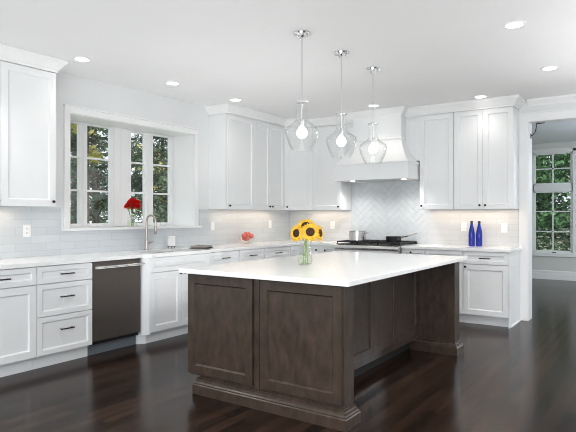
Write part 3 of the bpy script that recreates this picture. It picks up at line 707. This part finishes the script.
# blue bottles
bprof = [(0.0, 0.004), (0.030, 0.0), (0.0375, 0.004), (0.039, 0.012), (0.0395, 0.150), (0.038, 0.170), (0.030, 0.215), (0.021, 0.255), (0.0155, 0.280), (0.0145, 0.300), (0.0, 0.300)]
def blue_bottle(label, x, y):
    r = thing('glass_bottle', label, 'bottle', (x, y, 0.914), 0, 'blue glass bottles')
    MB().lathe(bprof, 32).build('body', COBALT, r)
    MB().lathe([(0.0155, 0.288), (0.017, 0.291), (0.017, 0.318), (0.0155, 0.321), (0.0, 0.321)], 20).build('cap', NAVY, r)
    return r
blue_bottle('cobalt blue glass bottle, the one beside the hood-side outlet', 2.936, 7.10)
blue_bottle('cobalt blue glass bottle, the one closer to the opening', 3.026, 7.115)

# ------------------------------------------------------------------ island
IX0, IX1, IY0, IY1 = 2.046, 3.348, 2.92, 5.240
isl = thing('kitchen_island', 'dark espresso wood kitchen island with panelled ends', 'island', ((IX0+IX1)/2, (IY0+IY1)/2, 0))
ox, oy = (IX0+IX1)/2, (IY0+IY1)/2
def T(m): m.v = [(x-ox, y-oy, z) for x, y, z in m.v]; return m
XR = 2.99
T(MB().box(IX0+0.01, XR-0.02, 3.071, 5.094, 0.10, 0.879)).build('carcass', WOOD, isl)
T(MB().box(IX0+0.002, IX1, IY0+0.022, 3.07, 0.13, 0.879, 0.002)).build('end_wall', WOOD, isl)
T(MB().box(2.142, IX1-0.001, IY0+0.023, 3.069, 0.0, 0.13)).build('plinth', WOOD, isl)
T(MB().box(IX0+0.002, IX1, 5.095, IY1, 0.0, 0.879, 0.002)).build('end_wall', WOOD, isl)
T(MB().box(IX0+0.08, XR-0.09, 3.07, 5.095, 0.0, 0.10)).build('toe_kick', DARK, isl)
for (x0, x1) in ((IX0, 2.651), (2.715, 3.341)):
    m = MB().shaker(x0, x1, 0.146, 0.872, yb=IY0+0.0215, yf=IY0, rail=0.062, rec=0.013, slope=0.010); T(m).build('front_panel', WOOD, isl)
T(MB().box(2.666, 2.700, IY0+0.010, IY0+0.0215, 0.125, 0.879, 0.002)).build('centre_stile', WOOD, isl)
ys = [3.134, 3.620, 4.106, 4.592, 5.090]
for k in range(4):
    m = MB().shaker(ys[k]+0.002, ys[k+1]-0.002, 0.165, 0.872, rail=0.055, yf=-0.022, rec=0.013, slope=0.010)
    m.v = [(XR-0.02-y, x, z) for x, y, z in m.v]; m.f = [tuple(reversed(f)) for f in m.f]
    T(m).build('side_panel', WOOD, isl)
T(MB().box(XR-0.02, XR-0.002, 3.071, 3.133, 0.10, 0.879)).build('filler_strip', WOOD, isl)
for k in range(4):
    y0_, y1_ = 3.08+k*0.502, 3.08+(k+1)*0.502
    m = MB().shaker(y0_+0.002, y1_-0.002, 0.118, 0.872)
    m.v = [(IX0+0.01+y, x, z) for x, y, z in m.v]
    do = T(m).build('door', WOOD, isl)
bprof2 = [(0, 0), (0.032, 0), (0.032, 0.066), (0.026, 0.072), (0.026, 0.080), (0.017, 0.088), (0.015, 0.100), (0.006, 0.106), (0.006, 0.118), (0, 0.118)]
bx0 = 2.135
T(MB().sweep([(bx0, 3.07), (bx0, IY0+0.022), (IX1, IY0+0.022), (IX1, 3.07), (XR-0.06, 3.07)], bprof2)).build('base_moulding', WOOD, isl)
T(MB().sweep([(XR-0.06, 5.095), (IX1, 5.095), (IX1, IY1), (bx0, IY1)], bprof2)).build('base_moulding', WOOD, isl)
tag(MB().box(1.990, 3.410, 2.880, 5.278, 0.8805, 0.914, 0.003).build('island_countertop', QUARTZ), 'large white quartz slab on top of the dark island', 'countertop')

# ------------------------------------------------------------------ vases and flowers
VX, VY = 2.625, 3.63
vs_ = thing('glass_vase', 'clear glass vase of sunflowers on the island', 'vase', (VX, VY, 0.914))
vprof = [(0.0, 0.006), (0.050, 0.0), (0.055, 0.004), (0.058, 0.035), (0.056, 0.07), (0.046, 0.115), (0.037, 0.145), (0.036, 0.16), (0.046, 0.192), (0.0445, 0.192), (0.0345, 0.16), (0.0355, 0.145), (0.0445, 0.115), (0.0545, 0.07), (0.0565, 0.035), (0.050, 0.009), (0.0, 0.010)]
MB().lathe(vprof, 32).build('body', GLASS, vs_)
MB().lathe([(0.0, 0.012), (0.050, 0.012), (0.055, 0.035), (0.053, 0.07), (0.049, 0.090), (0.0, 0.090)], 28).build('water', WATER, vs_)
def petal_ring(m, n, r0, r1, wdt, tilt, jit, z=0.0):
    for k in range(n):
        a = 2*PI*(k+random.uniform(-jit, jit))/n; L_ = (r1-r0)*random.uniform(0.88, 1.1); tw_ = random.uniform(-0.25, 0.25)
        M = Matrix.Rotation(a, 4, 'Z')
        prof = [(0, 0.35), (0.25, 0.85), (0.5, 1.0), (0.75, 0.72), (0.93, 0.28), (1.0, 0.02)]
        vs = []; fs = []
        for t_, wv in prof:
            x = r0+L_*t_; zz = z+math.sin(tilt)*L_*t_+0.006*math.sin(t_*PI)-0.014*t_*t_*random.uniform(0.5, 1.5)
            hw_ = wdt*wv*0.5
            vs += [(x, -hw_, zz-0.12*hw_+tw_*hw_), (x, 0, zz+0.10*hw_), (x, hw_, zz-0.12*hw_-tw_*hw_)]
        for i in range(len(prof)-1):
            fs += [(i*3, i*3+1, i*3+4, i*3+3), (i*3+1, i*3+2, i*3+5, i*3+4)]
        m.add(vs, fs, True, M)
def sunflower(label, pos, nrm, rad, root):
    r = thing('sunflower', label, 'flower', root, 0, 'sunflowers in the glass vase')
    Rm = Vector(nrm).normalized().to_track_quat('Z', 'Y').to_matrix().to_4x4()
    M = Matrix.Translation(Vector(pos)-Vector(root)) @ Rm
    m = MB(); petal_ring(m, 17, rad*0.36, rad*1.0, rad*0.31, 0.10, 0.22, 0.0); petal_ring(m, 15, rad*0.34, rad*0.88, rad*0.28, 0.32, 0.22, 0.004)
    m.v = [tuple(M @ Vector(p)) for p in m.v]; m.build('petals', PETAL, r, fix=False)
    d = rad*0.47
    MB().lathe([(0, -0.010), (d*0.8, -0.008), (d, 0.002), (d*0.92, 0.012), (d*0.6, 0.013), (d*0.3, 0.009), (0, 0.008)], 24, M=M).build('disk', DISK, r)
    bs = M @ Vector((0, 0, -0.012))
    e = Vector((0, 0, 0)); back = M @ Vector((0, 0, -0.045))
    top = Vector((VX, VY, 0.914+0.17))-Vector(root)
    top += (back-top)*0.12
    p0 = e; P_ = []
    for t_ in [i/10 for i in range(11)]:
        q = (1-t_)**2*p0+2*t_*(1-t_)*(top*0.6+p0*0.4)+t_**2*top; P_.append(q)
    for t_ in [i/6 for i in range(1, 7)]:
        q = (1-t_)**2*top+2*t_*(1-t_)*(top*0.4+back*0.6+Vector((0, 0, 0.004)))+t_**2*back; P_.append(q)
    P_.append(bs)
    MB().tube(P_, 0.0034, 8).build('stem', GREEN, r)
    cal = MB()
    for k in range(9):
        a = 2*PI*k/9; Mk = M @ Matrix.Rotation(a, 4, 'Z')
        cal.add([(0.006, -0.009, -0.012), (0.006, 0.009, -0.012), (d*0.9, 0.010, -0.014), (d*1.35, 0, -0.006), (d*0.9, -0.010, -0.014)], [(0, 1, 2, 3, 4)], True, Mk)
    cal.build('sepals', GREEN, r, fix=False)
    return r
zb = 0.914+0.0135
view = Vector((0.55, -0.83, 0.05))
sunflower('largest sunflower, facing the room at the front of the bunch', (VX+0.075, VY-0.045, 1.178), (0.62, -0.78, 0.10), 0.078, (VX+0.012, VY-0.010, zb))
sunflower('sunflower turned toward the sink side of the bunch', (VX-0.042, VY-0.055, 1.166), (-0.10, -0.95, 0.10), 0.074, (VX-0.018, VY-0.006, zb))
sunflower('topmost sunflower of the bunch, tipped upward', (VX+0.012, VY-0.01, 1.222), (0.25, -0.75, 0.62), 0.078, (VX-0.002, VY+0.014, zb))
sunflower('sunflower seen edge-on toward the range side of the bunch', (VX+0.108, VY+0.035, 1.168), (0.98, 0.05, 0.15), 0.070, (VX+0.016, VY+0.012, zb))
sunflower('sunflower at the back of the bunch, above the vase rim', (VX+0.035, VY+0.055, 1.195), (0.1, 0.55, 0.75), 0.070, (VX+0.0, VY-0.02, zb))

RX, RY = -0.12, 4.20
rv = thing('square_vase', 'small clear square vase of red flowers on the window sill', 'vase', (RX, RY, 1.175))
q = MB(); hs, th_ = 0.040, 0.003
q.box(-hs, hs, -hs, hs, 0.0, 0.008, 0.001)
for (x0, x1, y0, y1) in ((-hs, -hs+th_, -hs, hs), (hs-th_, hs, -hs, hs), (-hs, hs, -hs, -hs+th_), (-hs, hs, hs-th_, hs)): q.box(x0, x1, y0, y1, 0.008, 0.150)
q.build('body', GLASS, rv)
MB().box(-hs+th_+0.0005, hs-th_-0.0005, -hs+th_+0.0005, hs-th_-0.0005, 0.0085, 0.075).build('water', WATER, rv)
def carnation(label, dx, dy, dz, rad, k):
    r = thing('carnation', label, 'flower', (RX+dx*0.25, RY+dy*0.25, 1.1845), 0, 'red carnations in the square vase')
    cx, cy, cz = dx*0.75, dy*0.75, dz-0.0095
    m = MB()
    for ring_i, (nr, el) in enumerate(((5, 80), (8, 55), (11, 30), (12, 8), (10, -16))):
        for j in range(nr):
            a = 2*PI*(j+0.5*(ring_i % 2))/nr+random.uniform(-0.15, 0.15); e = math.radians(el+random.uniform(-8, 8))
            M = Matrix.Translation((cx, cy, cz)) @ Matrix.Rotation(a, 4, 'Z') @ Matrix.Rotation(-e, 4, 'Y')
            vs = []; fs = []
            for i in range(4):
                t_ = i/3; wv = rad*(0.10+0.42*t_)
                for s4 in (-1, -0.33, 0.33, 1):
                    vs.append((rad*(0.15+0.85*t_)*(1-0.08*abs(s4)), wv*s4, 0.12*rad*t_*math.sin(s4*5+j)+0.1*rad*t_))
            for i in range(3):
                for s5 in range(3): b_ = i*4+s5; fs.append((b_, b_+1, b_+5, b_+4))
            m.add(vs, fs, True, M)
    m.build('bloom', RED, r, fix=False)
    MB().lathe([(0.004, -0.045), (0.010, -0.03), (0.014, -0.008), (0.012, 0.0)], 10, (cx, cy, cz)).build('calyx', GREEN, r)
    MB().tube([(0, 0, 0.0), (dx*0.1, dy*0.1, dz*0.4), (cx*0.8, cy*0.8, dz*0.72), (cx, cy, cz-0.03)], 0.0028, 7).build('stem', GREEN, r)
for k, (dx, dy, dz, rad, lab) in enumerate(((0.01, -0.062, 0.225, 0.050, 'red carnation on the near side of the sill bouquet'), (0.055, 0.01, 0.222, 0.052, 'red carnation leaning into the room from the sill vase'), (0.0, 0.066, 0.235, 0.048, 'red carnation on the faucet side of the sill bouquet'), (0.0, 0.0, 0.285, 0.050, 'topmost red carnation of the sill bouquet'), (-0.060, 0.0, 0.240, 0.046, 'red carnation against the window glass in the sill bouquet'), (0.030, -0.048, 0.270, 0.044, 'small upper red carnation at the front of the sill bouquet'), (0.028, 0.046, 0.272, 0.044, 'small upper red carnation on the faucet side of the sill bouquet'))):
    carnation(lab, dx, dy, dz, rad, k)

# ------------------------------------------------------------------ lamps
PPROF = [(0.036, 0.0), (0.041, -0.010), (0.042, -0.05), (0.043, -0.120), (0.048, -0.142), (0.066, -0.165), (0.103, -0.190), (0.126, -0.206), (0.134, -0.226), (0.132, -0.250), (0.124, -0.284), (0.110, -0.322), (0.095, -0.354), (0.084, -0.373), (0.083, -0.378), (0.0855, -0.381), (0.082, -0.384)]
def pendant(label, x, y):
    r = thing('pendant_light', label, 'pendant lamp', (x, y, 2.20), 0, 'clear glass pendants over the island')
    top = H-2.20
    cn = MB().lathe([(0.0, top-0.0005), (0.068, top-0.0005), (0.070, top-0.006), (0.066, top-0.016), (0.02, top-0.020), (0.012, top-0.034), (0, top-0.034)], 28).build('canopy', CHROME, r)
    for a in (0.3, 2.4, 4.5): MB().lathe([(0.008, 0), (0.008, -0.020), (0.0, -0.023)], 10, (0.043*math.cos(a), 0.043*math.sin(a), top-0.017)).build('screw', CHROME, cn)
    MB().tube([(0, 0, top-0.03), (0, 0, -0.14)], 0.0055, 10).build('rod', CHROME, r)
    cpp = MB().lathe([(0.0, 0.014), (0.018, 0.014), (0.022, 0.006), (0.046, 0.004), (0.046, -0.010), (0, -0.010)], 24).build('cap', CHROME, r)
    for a in (0, 2.1, 4.2): MB().tube([(0.04*math.cos(a), 0.04*math.sin(a), -0.004), (0.055*math.cos(a), 0.055*math.sin(a), -0.004)], 0.005, 8).build('thumb_screw', CHROME, cpp)
    sh = MB().lathe(PPROF+[(rr_-0.0028, z_) for rr_, z_ in reversed(PPROF)], 48, cap=False).build('shade', GLASS, r)
    MB().lathe([(0.0, -0.125), (0.017, -0.13), (0.019, -0.14), (0.019, -0.180), (0.015, -0.185), (0, -0.185)], 18).build('socket', CHROME, r)
    MB().lathe([(0.013, -0.185), (0.014, -0.196), (0.030, -0.212), (0.040, -0.232), (0.042, -0.248), (0.036, -0.270), (0.020, -0.284), (0, -0.288)], 24).build('bulb', BULB, r)
    return r
p1 = pendant('clear glass pendant lamp nearest the sunflowers, first in the row', 2.614, 3.60)
for (y, lb) in ((4.225, 'middle clear glass pendant lamp of the row of three'), (4.862, 'clear glass pendant lamp nearest the range hood')):
    c = copy_tree(p1); c.location = (2.622, y, 2.20); c['label'] = lb
dl0 = None
DL = [(0.565, 3.06, 'ceiling downlight beside the tall single cabinet'), (0.578, 4.17, 'ceiling downlight in front of the window'), (0.592, 5.21, 'ceiling downlight by the cabinet past the window'),
      (1.845, 6.50, 'ceiling downlight in front of the range hood'), (3.144, 6.74, 'ceiling downlight above the blue bottles'), (4.046, 5.815, 'ceiling downlight in front of the opening to the next room'), (4.034, 4.342, 'ceiling downlight nearest the viewer, out over the open floor')]
for (x, y, lb) in DL:
    if dl0 is None:
        dl0 = thing('recessed_downlight', lb, 'downlight', (x, y, H), 0, 'recessed ceiling downlights')
        MB().lathe([(0.062, -0.0005), (0.078, -0.0005), (0.078, -0.005), (0.062, -0.007)], 32, cap=False).build('trim_ring', PLASTIC, dl0)
        MB().lathe([(0.0, -0.0045), (0.062, -0.0045), (0.062, -0.001), (0, -0.001)], 32).build('lens', LENS, dl0)
        d = bpy.data.lights.new('downlight_lamp', 'SPOT'); d.energy = 4; d.color = (1.0, 0.93, 0.84); d.spot_size = math.radians(115); d.spot_blend = 0.7; d.shadow_soft_size = 0.06
        so = bpy.data.objects.new('downlight_lamp', d); C.objects.link(so); so.parent = dl0; so.location = (0, 0, -0.03)
        r = dl0
    else:
        r = copy_tree(dl0); r.location = (x, y, H); r['label'] = lb
        if x > 4:   # the lamps over the open floor run brighter than those grazing the cabinets
            for ch in r.children:
                if ch.type == 'LIGHT': ch.data = ch.data.copy(); ch.data.energy = 30

# curved dark bracket at the head of the opening
br = thing('door_bracket', 'curved dark metal bracket in the upper corner of the opening', 'bracket', (OX0+0.001, YW+0.12, OZ-0.16))
MB().box(0, 0.006, -0.015, 0.015, -0.03, 0.03, 0.001).build('mount_plate', IRON, br)
MB().tube([(0.004, 0, 0.0), (0.03, 0, 0.018), (0.055, 0, 0.055), (0.064, 0, 0.10), (0.066, 0, 0.150)], 0.006, 8).tube([(0.066, 0, 0.150), (0.16, 0, 0.152)], 0.006, 8).build('arm', IRON, br)

# ------------------------------------------------------------------ outdoors
struct('ground_outside', MB().box(-40, 30, -20, 60, -0.6, -0.45), LAWN, 'lawn outside the windows')
def tree(label, x, y, h, crown_r, z_lo, leaf, nleaf, conifer, seed, cat='tree', grp='trees outside the kitchen window'):
    rnd = random.Random(seed)
    r = thing('conifer_tree' if conifer else 'leafy_tree', label, cat, (x, y, -0.45), 0, grp)
    tr = 0.12 if h > 6.3 else 0.07
    tk = MB(); lean = rnd.uniform(-0.2, 0.2)
    tk.tube([(0, 0, 0), (lean*0.2, 0.05, h*0.3), (lean*0.6, 0.0, h*0.65), (lean, 0, h)], [tr, tr*0.8, tr*0.5, tr*0.12], 10)
    ends = []
    nb = 46 if conifer else 34
    for k in range(nb):
        zz = z_lo+(h-z_lo)*rnd.random()**0.9
        rad = crown_r*(1-(zz-z_lo)/(h-z_lo))**0.8+0.15 if conifer else crown_r*math.sqrt(max(0.08, 1-((zz-(h+z_lo)/2)/((h-z_lo)/2))**2))
        a = rnd.uniform(0, 2*PI); rise = rnd.uniform(-0.25, 0.05) if conifer else rnd.uniform(0.1, 0.6)
        p0 = Vector((lean*zz/h, 0, zz)); p2 = p0+Vector((rad*math.cos(a), rad*math.sin(a), rise*rad)); p1_ = (p0+p2)/2+Vector((0, 0, 0.08*rad))
        tk.tube([p0, p1_, p2], [0.035, 0.022, 0.008], 6); ends.append((p0, p1_, p2, rad))
    tk.build('trunk', BARK, r)
    fo = MB(); vs = []; fs = []
    for k in range(nleaf):
        p0, p1_, p2, rad = rnd.choice(ends); t_ = rnd.random()**0.6
        p = (p0*(1-t_)+p2*t_)+Vector((rnd.gauss(0, 1), rnd.gauss(0, 1), rnd.gauss(0, 0.8)))*0.13*max(0.6, rad)
        s_ = (rnd.uniform(0.05, 0.11) if not conifer else rnd.uniform(0.07, 0.15))*max(0.8, crown_r/1.8)
        d = Vector((rnd.gauss(0, 1), rnd.gauss(0, 1), rnd.gauss(0, 0.7))).normalized(); e = d.orthogonal().normalized()
        e = (Matrix.Rotation(rnd.uniform(0, 6.28), 3, d) @ e)
        wd = 0.22 if conifer else 0.5
        o_ = len(vs); vs += [tuple(p-d*s_), tuple(p+e*s_*wd), tuple(p+d*s_), tuple(p-e*s_*wd)]; fs.append((o_, o_+1, o_+2, o_+3))
    fo.add(vs, fs); fo.build('foliage', leaf, r, fix=False)
    return r
tree('olive leafy tree outside, its crown high behind the first casement pair', -4.5, 6.62, 6.2, 1.35, 2.75, LEAFA, 8000, False, 2)
tree('dark conifer outside, behind the first casement pair', -7.8, 9.3, 6.6, 1.7, 0.4, LEAFB, 9000, True, 1)
tree('dark conifer outside, behind the second casement pair', -4.8, 9.3, 6.2, 1.25, 0.3, LEAFB, 10000, True, 3)
tree('pale leafy tree outside, behind the faucet', -9.0, 13.8, 8.6, 2.3, 0.8, LEAFA, 9000, False, 4)
tree('conifer far outside the first casement pair', -12.2, 11.6, 9.0, 2.3, 0.3, LEAFB, 8000, True, 5)
tree('conifer far outside between the casement pairs', -12.0, 15.6, 9.0, 2.3, 0.3, LEAFB, 8000, True, 9)
GF = 'trees outside the far window'
tree('fresh green leafy tree outside the far window', 1.6, 17.6, 6.5, 1.9, 0.6, LEAFC, 9000, False, 6, grp=GF)
tree('dark conifer outside the far window', 2.6, 20.5, 8.0, 2.4, 0.2, LEAFB, 9000, True, 7, grp=GF)
tree('leafy tree deep outside the far window', 0.2, 21.0, 8.5, 2.6, 0.5, LEAFC, 8000, False, 8, grp=GF)
